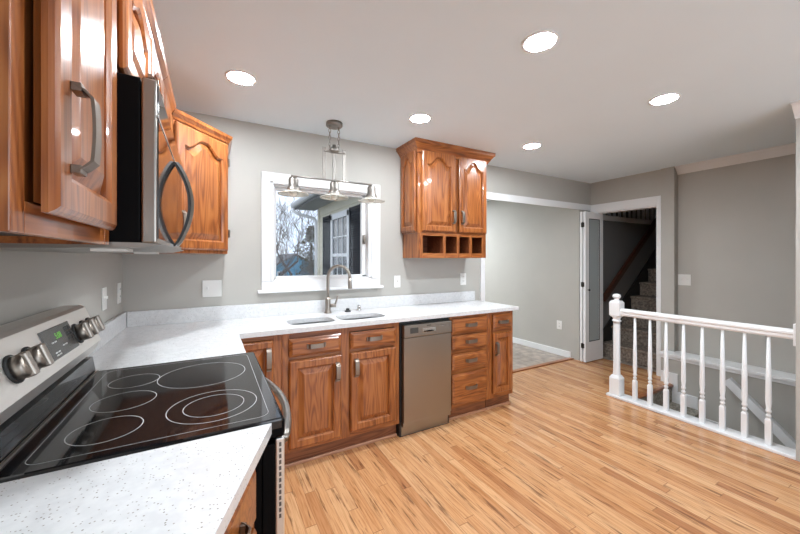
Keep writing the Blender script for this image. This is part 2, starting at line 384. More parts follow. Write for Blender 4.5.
# knee wall with a ledge along the stairwell, stepped skirt of the stairs going down
w = MB(); w.box(4.88, 5.10, -5.0, -.90, -2.6, .29); w.build('wall_knee', M['wall'], kind='structure')
t = MB(); t.box(4.862, 5.10, -5.0, -.885, .290, .320, .004); t.box(4.872, 4.882, -5.0, -.89, .262, .291, .002); t.build('trim_6', M['white'], kind='structure')
t = MB(); t.prism([(-.905,-.2),(-.905,.118),(-1.06,.118),(-1.06,-.07),(-1.232,-.07),(-1.232,-.26),(-1.40,-.26),(-1.40,-.5),(-1.06,-.5),(-1.06,-.2)], 4.866, 4.8805, 'x')
t.build('baseboard_stairs', M['white'], kind='structure')

# ------------------------------------------------------------------ window over the sink
w1 = bpy.data.objects.new('window_1', None); COL.objects.link(w1); w1['kind'] = 'structure'; w1.location = (1.34, 0, 1.55)
t = MB(); cw = .085
t.box(wx0-cw, wx0, -.018, 0, wz0-.005, wz1+cw, .004); t.box(wx1, wx1+cw, -.018, 0, wz0-.005, wz1+cw, .004); t.box(wx0-cw, wx1+cw, -.0185, 0, wz1, wz1+cw+.001, .004)
t.box(wx0-.02, wx0, -.026, -.016, wz0, wz1+.02, .003); t.box(wx1-.004, wx1+.02, -.026, -.0, wz0, wz1+.02, .003); t.box(wx0-.02, wx1+.02, -.026, -.016, wz1, wz1+.02, .003)
t.box(wx0-cw, wx1+cw, -.014, 0, 1.112, wz0, .003)
t.build('casing', M['white'], w1)
t = MB(); t.box(wx0-cw-.03, wx1+cw+.02, -.05, 0, 1.094, 1.116, .005); t.build('window_sill', M['white'], w1)
t = MB(); t.box(wx0, wx0+.012, 0, .12, wz0, wz1); t.box(wx1-.012, wx1, 0, .12, wz0, wz1); t.box(wx0, wx1, 0, .12, wz1-.012, wz1); t.box(wx0, wx1, 0, .12, wz0, wz0+.012)
t.build('jamb', M['white'], w1)
t = MB(); a0, a1, b0, b1 = wx0+.012, wx1-.012, wz0+.012, wz1-.012; fw_ = .035; fr_ = .058
t.box(a0, a0+.018, .04, .085, b0, b1, .004); t.box(a1-fr_, a1, .04, .085, b0, b1, .004); t.box(a0, a1, .04, .085, b1-.022, b1, .004); t.box(a0, a1, .04, .085, b0, b0+.02, .004)
t.box(a1-.020, a1+.013, -.0175, .045, b0, b1, .003)
t.build('sash', M['white'], w1)
t = MB(); t.box(a0+.016, a1-fr_+.002, .058, .062, b0+.018, b1-.02); t.build('pane', M['pane'], w1)
lk = MB(); lx = 1.704
lk.box(lx-.012, lx+.012, .028, .041, 1.49, 1.57, .003); lk.tube([(lx, .03, 1.50), (lx-.012, .004, 1.515), (lx-.006, .002, 1.57)], [.009,.008,.006], 8)
o = lk.build('lock_handle', M['nickel'], w1); o['label'] = 'brass coloured lever'

# ------------------------------------------------------------------ recessed lights
def recessed(x, y):
    t = thing('recessed_light', '', 'light', (x, y, H), 'recessed ceiling lights')
    m = MB(); m.lathe([(.084,0),(.084,-.004),(.079,-.006),(.069,-.005),(.069,0)], (x,y,H), 32); m.build('trim_ring', M['white'], t)
    m = MB(); m.lathe([(.0685,-.0005),(.068,-.004),(.045,-.0055)], (x,y,H), 32); m.build('lens', M['lens'], t)
    return t
rl = recessed(.65, -.667); rl['label'] = 'round recessed light nearest the corner cabinet left of the window'
for x, y, lb in ((1.84,-.69,'round recessed light in ceiling just left of the wall cabinet with cubbies'), (3.06,-.67,'round recessed light in ceiling beyond the wall cabinet, nearest the hall opening'),
                 (1.865,-1.71,'large looking recessed light nearest the camera, middle of the ceiling'), (3.055,-1.71,'round recessed light nearest the crown moulding over the stair railing'),
                 (.65,-1.715,'round recessed light over the cooktop counter, above the camera')):
    dup(rl, (x, y, H), lb)
# unseen ceiling lamp added to brighten the hall
hl = thing('recessed_light', 'unseen round recessed light added in the hall ceiling beyond the opening', 'light', (3.6, 2.3, H))
m = MB(); m.lathe([(.12,0),(.12,-.006),(.1,-.008),(.1,0)], (3.6,2.3,H), 32); m.build('trim_ring', M['white'], hl)
m = MB(); m.lathe([(.099,-.0005),(.098,-.006),(.05,-.009)], (3.6,2.3,H), 32); m.build('lens', M['hlens'], hl)

# ------------------------------------------------------------------ cabinet doors, drawers, pulls
def bumpf(u):
    q = min(1, max(0, (abs(u)-.12)/.62)); return .88*(1-q*q*(3-2*q)) + .12*math.sqrt(max(0, 1-u*u)) - (.10*math.exp(-((abs(u)-.80)/.09)**2))
def dloop(w, h, a, i, y, arch, K=33, Mn=6, outer=False):
    if outer: xl, xr, zb = i, w-i, i
    else: xl, xr, zb = a+i, w-a-i, a+i
    def top(u): return (h-i) if outer else h-a-i-arch*(1-bumpf(u))
    p = []
    for k in range(K): p.append((xl+(xr-xl)*k/(K-1), y, zb))
    zt = top(1)
    for k in range(1, Mn): p.append((xr, y, zb+(zt-zb)*k/Mn))
    for k in range(K): u = 1-2*k/(K-1); p.append(((xl+xr)/2+u*(xr-xl)/2, y, top(u)))
    for k in range(1, Mn): p.append((xl, y, zt+(zb-zt)*k/Mn))
    return p
def pull(parent, X, length=.115, horiz=False, wd=.029, name='handle'):
    """strap pull bowed off the surface; local origin at centre on the face, front is -y"""
    pts = []; n = 14
    for k in range(n+1):
        s = k/n; z = (s-.5)*length; e = min(s, 1-s)
        d = .020*min(1, (e/.14))**.7 + .004*math.sin(PI*s)
        pts.append(((z,-d,0) if horiz else (0,-d,z), (0,0,1) if horiz else (1,0,0), (0,-1,0)))
    m = MB(); m.ribbon(pts, wd, .004, X)
    for s in (-1, 1):
        z = s*length*.46
        if horiz: m.box(z-.006, z+.006, -.012, 0, -wd*.45, wd*.45, .001, X)
        else: m.box(-wd*.45, wd*.45, -.012, 0, z-.006, z+.006, .001, X)
    return m.build(name, M['pullm'], parent)
def door(parent, X, w, h, arch=0, a=.058, t=.021, hx=None, hz=None, hl=.115, mat_='oak_v', hinge=None, name='door'):
    m = MB()
    m.loft([dloop(w,h,a,.014,.0058,arch,outer=True), dloop(w,h,a,.010,-.005,arch,outer=True), dloop(w,h,a,0,-.0055,arch,outer=True), dloop(w,h,a,0,-(t-.009),arch,outer=True), dloop(w,h,a,.004,-(t-.004),arch,outer=True), dloop(w,h,a,.010,-t,arch,outer=True),
            dloop(w,h,a,-.009,-t,arch), dloop(w,h,a,-.004,-t+.004,arch), dloop(w,h,a,0,-t+.007,arch), dloop(w,h,a,0,-t+.016,arch)], cap0=True, cap1=False, X=X)
    d = m.build(name, M[mat_], parent)
    m = MB()
    m.loft([dloop(w,h,a,.0,-t+.0155,arch), dloop(w,h,a,.005,-t+.0155,arch), dloop(w,h,a,.034,-t+.003,arch), dloop(w,h,a,.037,-t+.002,arch)], cap0=False, cap1=True, X=X)
    m.build('raised_panel', M[mat_], d)
    if hx is not None: pull(d, X @ Matrix.Translation((hx, -t, hz)), hl)
    if hinge:
        for hz_ in hinge[1]:
            m = MB(); m.box(hinge[0]-.006, hinge[0]+.006, -t-.002, 0, hz_-.025, hz_+.025, .002, X); m.build('hinge', M['nickel'], d)
    return d
def drawer(parent, X, w, h, t=.021, name='drawer_front', handle=True):
    m = MB(); L = lambda i, y: [(i,y,i),(w-i,y,i),(w-i,y,h-i),(i,y,h-i)]
    m.loft([L(.014,.0065), L(.010,-.004), L(0,-.0045), L(0,-.010), L(.003,-.012), L(.017,-t+.002), L(.02,-t)], X=X)
    d = m.build(name, M['oak_h'], parent)
    if handle: pull(d, X @ Matrix.Translation((w/2, -t, h/2+.004)), .12, True)
    return d
YF = -.55; ZT = .884; ZB = .108
def base_carcass(t, x0, x1, stiles, rails, toe=True, hollow=False):
    m = MB()
    if hollow:
        m.box(x0, x0+.016, YF+.018, -.004, ZB, ZT); m.box(x1-.016, x1, YF+.018, -.004, ZB, ZT); m.box(x0+.016, x1-.016, -.012, -.004, ZB, ZT); m.box(x0+.016, x1-.016, YF+.018, -.012, ZB, ZB+.016)
    else: m.box(x0, x1, YF+.018, -.004, ZB, ZT)
    m.build('carcass', M['oak_v'], t)
    m = MB()
    for a, b_ in stiles: m.box(a, b_, YF+.006, YF+.02, ZB, ZT, .0015)
    m.slot(1)
    for a, b_, z0, z1 in rails: m.box(a, b_, YF+.0065, YF+.02, z0, z1, .0015)
    m.build('face_frame', [M['oak_v'], M['oak_h']], t)
    if toe:
        m = MB(); m.box(x0+.002, x1-.002, -.50, -.02, 0.0, ZB); m.build('toe_kick', M['oak_toe'], t)
        m = MB(); m.box(x0+.002, x1-.002, -.515, -.50, 0.0, .02, .005); m.build('shoe_moulding', M['shoe'], t)

# sink base
t = thing('sink_base_cabinet', 'oak base cabinet with two doors and two false drawer fronts under the sink', 'cabinet', (1.32, -.28, 0))
base_carcass(t, .895, 1.745, [(.895,.94),(1.275,1.352),(1.70,1.745)], [(.94,1.275,.83,ZT),(.94,1.275,.695,.732),(.94,1.275,ZB,.145),(1.352,1.70,.845,ZT),(1.352,1.70,.695,.735),(1.352,1.70,ZB,.16)], hollow=True)
for x0, x1 in ((.935, 1.28), (1.348, 1.706)):
    drawer(t, Tz(x0, YF, .725), x1-x0, .117)
door(t, Tz(.935, YF, .135), .345, .566, hx=.345-.028, hz=.455, hl=.125)
door(t, Tz(1.348, YF, .150), .358, .551, hx=.028+.012, hz=.445, hl=.125)
# corner base cabinet
t = thing('corner_base_cabinet', 'oak corner base cabinet with narrow door beside the range', 'cabinet', (.45, -.3, 0))
base_carcass(t, .02, .893, [(.60,.655),(.84,.893)], [(.655,.84,.85,ZT),(.655,.84,ZB,.145)])
m = MB(); m.box(.02, .60, -1.05, -.552, ZB, ZT); m.box(.02, .53, -1.05, -.505, 0, ZB); m.build('side_carcass', M['oak_v'], t)
door(t, Tz(.648, YF, .135), .192, .713, a=.05, hx=.192-.028, hz=.60, hl=.14)
# drawer cabinet
t = thing('drawer_base_cabinet', 'oak base cabinet of four drawers right of the dishwasher', 'cabinet', (2.44, -.28, 0))
base_carcass(t, 2.222, 2.655, [(2.222,2.245),(2.615,2.655)], [(2.245,2.615,.845,ZT),(2.245,2.615,.71,.742),(2.245,2.615,.558,.590),(2.245,2.615,.392,.44),(2.245,2.615,ZB,.15)])
for z0, z1 in ((.737,.855),(.598,.716),(.432,.563),(.14,.399)):
    drawer(t, Tz(2.236, YF, z0), .386, z1-z0)
# end cabinet
t = thing('end_base_cabinet', 'narrow oak base cabinet with one drawer over one door at counter end', 'cabinet', (2.8, -.28, 0))
base_carcass(t, 2.657, 2.952, [(2.657,2.70),(2.91,2.952)], [(2.70,2.91,.845,ZT),(2.70,2.91,.69,.726),(2.70,2.91,ZB,.165)])
drawer(t, Tz(2.69, YF, .722), .228, .133)
door(t, Tz(2.69, YF, .156), .228, .538, a=.05, hx=.03, hz=.40, hl=.12)

# ------------------------------------------------------------------ dishwasher
t = thing('dishwasher', 'narrow stainless steel dishwasher between the oak base cabinets', 'dishwasher', (1.99, -.28, 0))
m = MB(); m.box(1.752, 2.216, -.54, -.02, .0, .872); m.build('tub_body', M['mblack'], t)
m = MB(); m.box(1.764, 2.208, -.585, -.541, .118, .757, .004); dwd = m.build('door', M['steel'], t)
m = MB(); m.box(1.764, 2.208, -.592, -.541, .760, .856, .006); cp = m.build('control_panel', M['steel'], t)
m = MB(); m.box(1.815, 1.888, -.5935, -.590, .79, .832, .001); m.build('display', M['dispglass'], cp)
m = MB(); m.loft([[(1.985+a*.052, -.5925-.0*b_, .803+b_*.018) for a, b_ in [(math.cos(k*PI/10), math.sin(k*PI/10)*.35-.35) for k in range(21)]],
                  [(1.985+a*.052, -.5945, .803+b_*.018) for a, b_ in [(math.cos(k*PI/10), math.sin(k*PI/10)*.35-.35) for k in range(21)]]])
m.box(1.925, 2.045, -.5945, -.590, .788, .822, .0015)
m.build('door_latch', M['chrome'], cp)
for k in range(4):
    m = MB(); x = 2.075+k*.03; m.box(x, x+.014, -.5935, -.591, .822, .828, .0005); m.build('button', M['chrome'], cp)
m = MB(); m.box(1.965, 2.005, -.5932, -.591, .836, .843); m.build('badge', M['dispglass'], cp)
m = MB(); m.box(1.762, 2.208, -.575, -.541, .085, .115, .002); m.build('lower_panel', M['steel'], t)
m = MB(); m.box(1.766, 2.206, -.541, -.52, .004, .074, .002); m.build('kick_plate', M['steel'], t)

# ------------------------------------------------------------------ worktops
t = MB()
t.prism([(.004,-.004),(2.99,-.004),(2.99,-.583),(.645,-.583),(.645,-1.056),(.004,-1.056)], ZT, .914)
o = t.build('worktop', M['quartz']); tag(o, 'speckled white quartz L shaped worktop running around the sink corner', 'worktop')
BL = (.962, 1.285); BR = (1.322, 1.69); BY = (-.475, -.255)
for b_ in (BL, BR):
    cm = MB(); cm.prism(rr(b_[0], b_[1], BY[0], BY[1], .07), .8, 1.0); cut = cm.build('cut', M['quartz']); boolean(o, cut)
bs = MB(); bs.box(.026, 2.955, -.024, -.004, .914, 1.0144, .002); bs.build('backsplash', M['quartz'], o)
bs = MB(); bs.box(.004, .024, -1.056, -.004, .914, 1.0144, .002); bs.build('backsplash', M['quartz'], o)
# near worktop with slanted front, over a slanted base cabinet
ang = math.atan2(.35, .139)
t = MB(); t.prism([(.004,-1.826),(.644,-1.826),(.478,-2.244),(.004,-2.244)], ZT, .914)
o2 = t.build('worktop', M['quartz']); tag(o2, 'speckled white quartz worktop with slanted front, near side of the range', 'worktop')
bs = MB(); bs.box(.004, .024, -2.244, -1.826, .914, 1.0144, .002); bs.build('backsplash', M['quartz'], o2)
t = thing('angled_base_cabinet', 'oak base cabinet with slanted front near side of the range', 'cabinet', (.3, -2.03, 0))
m = MB(); m.prism([(.01,-1.83),(.600,-1.83),(.438,-2.238),(.01,-2.238)], ZB, ZT); m.prism([(.01,-1.84),(.545,-1.84),(.39,-2.23),(.01,-2.23)], 0, ZB); m.build('carcass', M['oak_v'], t)
Xa = Matrix.Translation((.438,-2.238,0)) @ Matrix.Rotation(math.atan2(.408,.162), 4, 'Z')
drawer(t, Xa @ Matrix.Translation((.02,0,.70)), .38, .15)
door(t, Xa @ Matrix.Translation((.02,0,.13)), .38, .55, hx=.03, hz=.44)

# ------------------------------------------------------------------ sink, faucet, dispensers
t = thing('kitchen_sink', 'double bowl stainless undermount sink set in the white worktop', 'sink', (1.325, -.365, .72))
m = MB(); m.box(BL[0]-.02, BR[1]+.02, BY[0]-.02, BY[1]+.02, .875, .8835)
fl = m.build('rim', M['bowl'], t)
for b_ in (BL, BR):
    cm = MB(); cm.prism(rr(b_[0]+.004, b_[1]-.004, BY[0]+.004, BY[1]-.004, .066), .8, 1.0); boolean(fl, cm.build('cut', M['bowl'], t))
for b_ in (BL, BR):
    m = MB(); loops = []
    for z, i, r in ((.8835,0,.07),(.80,.006,.066),(.735,.012,.06),(.722,.03,.045)):
        loops.append([(x, y, z) for x, y in rr(b_[0]+i, b_[1]-i, BY[0]+i, BY[1]-i, r)])
    m.loft(loops, cap0=False, cap1=True, smooth=False)
    bw = m.build('bowl', M['bowl'], t)
    m = MB(); m.lathe([(.04,.002),(.038,.004),(.03,.001),(.01,.001)], ((b_[0]+b_[1])/2, -.36, .722), 20); m.build('drain', M['chrome'], bw)
fx, fy = 1.335, -.085
t = thing('kitchen_faucet', 'tall brushed nickel gooseneck faucet behind the sink', 'faucet', (fx, fy, .914))
m = MB(); m.lathe([(.030,0),(.030,.006),(.025,.012),(.022,.03),(.021,.10),(.019,.13)], (fx,fy,.914), 20); m.build('base', M['nickel'], t)
ux, uy = .74, -.67; R_ = .095
pts = [(fx,fy,1.03),(fx,fy,1.10),(fx,fy,1.205)]
for k in range(1, 13):
    a = PI*k/12*1.03; pts.append((fx+ux*(R_-R_*math.cos(a)), fy+uy*(R_-R_*math.cos(a)), 1.205+R_*math.sin(a)))
m = MB(); m.tube(pts, .0125, 14); m.build('spout', M['nickel'], t)
e = Vector(pts[-1]); dn = (e-Vector(pts[-2])).normalized()
m = MB(); m.tube([e-dn*.005, e+dn*.03, e+dn*.075, e+dn*.08], [.014,.0165,.0175,.014], 14); m.build('spray_head', M['nickel'], t)
m = MB(); m.tube([(fx+.015,fy-.012,.975),(fx+.058,fy-.03,.975)], .015, 12); m.tube([(fx+.05,fy-.028,.98),(fx+.062,fy-.035,1.02),(fx+.068,fy-.04,1.055)], [.008,.007,.006], 10)
m.build('lever_handle', M['nickel'], t)
t = thing('sink_hole_cap', 'small dark sink hole cap on worktop right of the faucet', 'cap', (1.50,-.10,.914))
m = MB(); m.lathe([(.026,0),(.026,.008),(.014,.014)], (1.50,-.10,.914), 20); m.build('base', M['mblack'], t)
m = MB(); m.lathe([(.014,.012),(.015,.026),(.006,.03)], (1.50,-.10,.914), 20); m.build('knob', M['mblack'], t)
t = thing('soap_dispenser', 'small chrome soap dispenser on worktop, rightmost beside the faucet', 'dispenser', (1.60,-.095,.914))
m = MB(); m.lathe([(.024,0),(.024,.01),(.016,.016),(.014,.032)], (1.60,-.095,.914), 20); m.build('base', M['chrome'], t)
m = MB(); m.lathe([(.013,.032),(.014,.044),(.008,.05)], (1.60,-.095,.914), 16); m.tube([(1.60,-.095,.956),(1.60,-.13,.956),(1.6,-.138,.948)], .005, 8); m.build('pump_head', M['chrome'], t)

# ------------------------------------------------------------------ range
ry0, ry1 = -1.818, -1.062
t = thing('electric_range', 'stainless electric range with black glass cooktop and rear control panel', 'range', (.34, -1.44, 0))
m = MB(); m.box(.03, .62, ry0+.002, ry1-.002, .03, .895); 
for yy in (ry0+.01, ry0+.03): m.box(.05, .61, yy-.012, yy-.008, .06, .85)
m.build('body', M['black'], t)
for yy in (ry0+.05, ry1-.05):
    for xx in (.08, .57):
        m = MB(); m.lathe([(.018,0),(.018,.031)], (xx,yy,0), 12); m.build('foot', M['mblack'], t)
# cooktop
m = MB(); m.box(.095, .676, ry0-.003, ry1+.003, .888, .9195, .006); ct = m.build('cooktop', M['bglass'], t)
m = MB(); m.box(.640, .680, ry0-.0025, ry1+.0025, .866, .9175, .008); m.build('front_trim', M['black'], ct)
def ring(cx, cy, r):
    m = MB(); n_ = 56
    m.loft([[(cx+(r+d)*math.cos(2*PI*k/n_), cy+(r+d)*math.sin(2*PI*k/n_), z) for k in range(n_)] for d, z in ((-.0012,.9193),(-.0012,.9199),(.0012,.9199),(.0012,.9193))], False, False)
    m.build('burner_ring', M['ring'], ct)
ring(.476,-1.305,.143); ring(.508,-1.635,.118); ring(.51,-1.635,.080); ring(.262,-1.268,.073); ring(.268,-1.468,.080); ring(.266,-1.668,.076)
m = MB(); o_ = rr(.150,.645,ry0+.03,ry1-.03,.03); i_ = rr(.1514,.6436,ry0+.0316,ry1-.0316,.0284)
m.loft([[(x,y,.9193) for x,y in o_],[(x,y,.9199) for x,y in o_],[(x,y,.9199) for x,y in i_],[(x,y,.9193) for x,y in i_]], False, False); m.build('border_line', M['ring'], ct)
# riser strip
m = MB(); m.prism([(.03,.9),(.106,.9),(.108,.922),(.099,.978),(.03,.978)], ry0, ry1, 'y'); m.build('vent_riser', M['bglass'], t)
m = MB(); m.box(.110,.118,ry0+.003,ry1-.003,.919,.924,.001); m.build('riser_trim', M['steel'], t)
# backguard
prof = [(.012,.979),(.082,.979),(.105,1.0),(.126,1.043),(.078,1.172),(.066,1.180),(.012,1.180)]
m = MB(); m.prism(prof, ry0+.012, ry1-.012, 'y'); bg = m.build('control_panel', M['rangesteel'], t)
for y0_, y1_ in ((ry0, ry0+.0115), (ry1-.0115, ry1)):
    m = MB(); m.prism([(p[0]-.002 if p[0]>.05 else p[0], p[1]) for p in prof], y0_, y1_, 'y'); m.build('end_cap', M['rangesteel'], bg)
pn = Vector((.129, 0, .048)).normalized(); pu = Vector((-.048, 0, .129)).normalized()   # normal and up in the slanted face
def PX(y, s):  # point on slanted face, s metres up from the bottom edge
    p = Vector((.126, y, 1.043)) + pu*s
    X = Matrix((( 0, pu.x, pn.x, p.x), (1, pu.y, pn.y, p.y), (0, pu.z, pn.z, p.z), (0,0,0,1)))
    return X        # local x = +y, local y = up, local z = outwards
m = MB(); m.box(-.108, .108, -.045, .045, -.002, .003, .002, PX(-1.395, .072)); dp = m.build('display', M['dispglass'], bg)
text_mesh('5:08', .026, PX(-1.40, .088) @ Matrix.Translation((0,0,.0032)), M['green'], 'clock_digits', dp)
for yy, ss in ((-1.455,.075),(-1.435,.075),(-1.395,.055),(-1.375,.055),(-1.46,.045),(-1.44,.045),(-1.46,.037),(-1.44,.037)):
    m = MB(); m.box(-.007,.007,-.0018,.0018,.0028,.0036,0,PX(yy, ss)); m.build('button_print', M['dispprint'], dp)
for r_ in range(3):
    for c_ in range(3):
        m = MB(); m.box(-.006,.006,-.006,.006,.0028,.0036,0,PX(-1.34+.018*c_, .062+.018*r_)); m.build('button_print', M['mblack'], dp)
def knob(y, s):
    X = PX(y, s)
    m = MB(); m.lathe([(.035,0),(.035,.004),(.031,.006)], (0,0,0), 28, X); sk = m.build('knob', M['mblack'], bg)
    m = MB(); m.lathe([(.030,.005),(.029,.024),(.026,.028)], (0,0,0), 28, X); m.box(-.011,.011,-.030,.030,.015,.036,.004,X); m.build('knob_cap', M['nickel'], sk)
for y in (-1.682, -1.598, -1.255, -1.180, -1.112): knob(y, .064)
# oven door
m = MB(); m.box(.656, .680, ry0+.004, ry1-.004, .22, .862, .004); m.slot(1); m.box(.622, .656, ry0+.006, ry1-.006, .22, .85, .003); od = m.build('oven_door', [M['rangesteel'], M['black']], t)
m = MB(); m.box(.678, .682, ry0+.10, ry1-.10, .36, .70, .002); m.build('oven_window', M['bglass'], od)
for k in range(13):
    m = MB(); z_ = .845-.0165*k; m.box(.665,.671,ry0+.0032,ry0+.006,z_-.0055,z_+.0055); m.build('vent_slot', M['slot'], od)
hp = []
for k in range(17):
    s_ = k/16; y_ = ry0+.10+(ry1-ry0-.16)*s_; hp.append((.695+.050*math.sin(PI*s_)**.8, y_, .81))
m = MB(); m.tube(hp, .014, 12)
for y_ in (ry0+.10, ry1-.06): m.tube([(.675,y_,.81),(.697,y_,.81)], .014, 12)
m.build('handle', M['steel'], od)
m = MB(); m.box(.640, .678, ry0+.006, ry1-.006, .06, .212, .006); m.build('storage_drawer', M['steel'], t)

# ------------------------------------------------------------------ upper cabinets on the left wall
XF = .310; UB, UT = 1.388, 2.10
RL = PI/2
def upper_box(t, y0, y1, z0, z1):
    m = MB(); m.box(.003, XF-.018, y0, y1, z0+.02, z1); m.build('carcass', M['oak_v'], t)
    m = MB(); fw = .035
    m.box(XF-.02, XF-.006, y0, y0+fw, z0, z1, .0015); m.box(XF-.02, XF-.006, y1-fw, y1, z0, z1, .0015)
    m.slot(1); m.box(XF-.02, XF-.0065, y0+fw, y1-fw, z0, z0+.04, .0015); m.box(XF-.02, XF-.0065, y0+fw, y1-fw, z1-.04, z1, .0015); m.build('face_frame', [M['oak_v'], M['oak_y']], t)
    m = MB(); m.box(.003, XF-.02, y0, y0+.018, z0, z0+.02); m.box(.003, XF-.02, y1-.018, y1, z0, z0+.02); m.box(.003, .02, y0+.018, y1-.018, z0, z0+.02); m.build('bottom_edge', M['oak_y'], t)
    m = MB(); m.box(.021, XF-.021, y0+.019, y1-.019, z0+.014, z0+.0195); m.build('shade_panel', M['undershade'], t)  # thin dark sheet added as painted shade below the carcass
def cornice(t, pts, z):
    """small crown along a polyline of (x,y) wall-side points, flaring outwards (to the right of travel)"""
    prof = [(0,0),(0.012,0),(.016,.012),(.03,.03),(.034,.046),(0,.046)]
    P = [Vector((p[0],p[1])) for p in pts]; loops = []
    for i, p in enumerate(P):
        d0 = (P[i]-P[i-1]).normalized() if i > 0 else (P[1]-P[0]).normalized()
        d1 = (P[i+1]-P[i]).normalized() if i < len(P)-1 else d0
        n0 = Vector((d0.y,-d0.x)); n1 = Vector((d1.y,-d1.x)); nn = (n0+n1); nn = nn/(nn.length_squared/2) if nn.length > 1e-6 else n0
        loops.append([(p.x+nn.x*a, p.y+nn.y*a, z+b_) for a, b_ in prof])
    m = MB(); m.loft(loops); return m.build('crown', M['oak_y'], t)
t = thing('upper_cabinet', 'oak upper cabinet nearest the camera with one raised panel door, left of the microwave', 'cabinet', (.15, -2.03, UB))
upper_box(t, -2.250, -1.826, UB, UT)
door(t, Tz(XF, -2.207, UB+.028, RL), .318, UT-UB-.045, arch=.05, hx=.055, hz=.124, hl=.125)
cornice(t, [(XF, -2.250), (XF, -1.826)], UT)
t = thing('upper_cabinet', 'short oak upper cabinet above the microwave with two doors', 'cabinet', (.15, -1.44, 1.785))
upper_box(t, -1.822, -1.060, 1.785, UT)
for y0_, hx_ in ((-1.795, .30), (-1.43, .04)): door(t, Tz(XF, y0_, 1.80, RL), .352, .29, arch=.04, hx=hx_, hz=.075, hl=.1)
cornice(t, [(XF, -1.822), (XF, -1.060)], UT)
t = thing('upper_cabinet', 'oak upper cabinet with arched door between microwave and corner cabinet', 'cabinet', (.15, -.86, UB))
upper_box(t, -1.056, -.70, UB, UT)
door(t, Tz(XF, -1.04, UB+.02, RL), .325, UT-UB-.04, arch=.05, hx=.03, hz=.16)
cornice(t, [(XF, -1.056), (XF, -.70)], UT)
# diagonal corner
t = thing('corner_upper_cabinet', 'oak corner upper cabinet set diagonally with arched door left of the window', 'cabinet', (.25, -.25, UB))
m = MB(); m.prism([(.003,-.003),(.003,-.6985),(XF-.012,-.6985),(XF-.012,-.65),(XF,-.65),(.590,-.33),(.590,-.003)], UB, UT); m.build('carcass', M['oak_v'], t)
dx, dy = .590-XF, .32; L_ = math.hypot(dx, dy); Xd = Matrix.Translation((XF,-.65,0)) @ Matrix.Rotation(math.atan2(dy, dx), 4, 'Z')
m = MB(); 
m.box(0, .03, -.006, 0, UB, UT, .002, Xd); m.box(L_-.03, L_, -.006, 0, UB, UT, .002, Xd); m.box(.03, L_-.03, -.006, 0, UB, UB+.03, .002, Xd); m.box(.03, L_-.03, -.006, 0, UT-.03, UT, .002, Xd)
m.build('face_frame', M['oak_v'], t)
door(t, Xd @ Matrix.Translation((.014,-.012,UB+.02)), L_-.035, UT-UB-.035, arch=.06, hx=.03, hz=.15, hinge=(L_-.035+.004, (.11, UT-UB-.15)))
cornice(t, [(XF, -.65), (.590, -.33), (.590, -.004)], UT)

# ------------------------------------------------------------------ microwave
t = thing('microwave', 'black and stainless over the range microwave with bowed handle', 'microwave', (.2, -1.44, 1.385))
m = MB(); m.box(.004, .358, -1.818, -1.064, 1.395, 1.778, .003); m.build('body', M['black'], t)
m = MB(); m.box(.36, .389, -1.820, -1.062, 1.394, 1.779, .004); md = m.build('door', M['steel'], t)
m = MB(); m.box(.386, .3915, -1.806, -1.30, 1.405, 1.688, .001); m.build('door_glass', M['bglass'], md)
m = MB(); m.box(.386, .3915, -1.296, -1.07, 1.405, 1.688, .001); m.build('keypad', M['bglass'], md)
m = MB(); m.box(.386, .3935, -1.818, -1.064, 1.690, 1.697, .001); m.build('vent_trim', M['chrome'], md)
m = MB(); m.box(.386, .3913, -1.806, -1.07, 1.702, 1.770, .001); m.build('vent_grille', M['bglass'], md)
hp = []; hb = []
for k in range(21):
    s_ = k/20; z_ = 1.400+.288*s_; d_ = .046*math.sin(PI*s_)**.8 if 0 < s_ < 1 else 0
    hp.append(((.394+d_, -1.395, z_), (0,1,0), (1,0,0)))
m = MB(); m.ribbon(hp, .034, .009); hd = m.build('handle', M['chrome'], md)
m = MB(); m.ribbon([((p[0][0]-.009,p[0][1],p[0][2]), p[1], p[2]) for p in hp], .030, .0095); m.build('handle_back', M['mblack'], hd)
m = MB(); m.prism([(.02,1.395),(.36,1.395),(.40,1.392),(.36,1.383),(.05,1.378),(.02,1.382)], -1.815, -1.066, 'y'); bp_ = m.build('bottom_plate', M['steel'], t)
for y_ in (-1.70, -1.18):
    m = MB(); m.box(.25, .32, y_-.035, y_+.035, 1.3755, 1.384, .001); m.build('task_lamp_lens', M['plastic'], bp_)

# ------------------------------------------------------------------ wall cabinet with cubbies
cx0, cx1, cyf = 2.075, 2.87, -.285
t = thing('wall_cabinet', 'oak wall cabinet with two arched doors and cubbies right of the window', 'cabinet', (2.47, -.15, 1.364))
m = MB(); m.box(cx0, cx1, cyf+.018, -.003, 1.585, 2.33); m.build('carcass', M['oak_v'], t)
m = MB()
for a, b_ in ((cx0, cx0+.05), (2.475, 2.53), (cx1-.03, cx1)): m.box(a, b_, cyf+.006, cyf+.02, 1.585, 2.33, .0015)
m.slot(1); m.box(cx0+.05, cx1-.03, cyf+.0065, cyf+.02, 1.585, 1.63, .001); m.box(cx0+.05, cx1-.03, cyf+.0065, cyf+.02, 2.29, 2.33, .001); m.build('face_frame', [M['oak_v'], M['oak_h']], t)
door(t, Tz(2.112, cyf, 1.600), .366, .715, arch=.07, a=.055, hx=.366-.028, hz=.14, hl=.125)
door(t, Tz(2.522, cyf, 1.600), .338, .715, arch=.07, a=.055, hx=.028, hz=.14, hl=.125)
# raised panel on the left side
Xs = Matrix.Translation((cx0-.007, -.012, 1.60)) @ Matrix.Rotation(-PI/2, 4, 'Z')
door(t, Xs, .255, .715, arch=.06, a=.05, t=.018, name='side_panel')
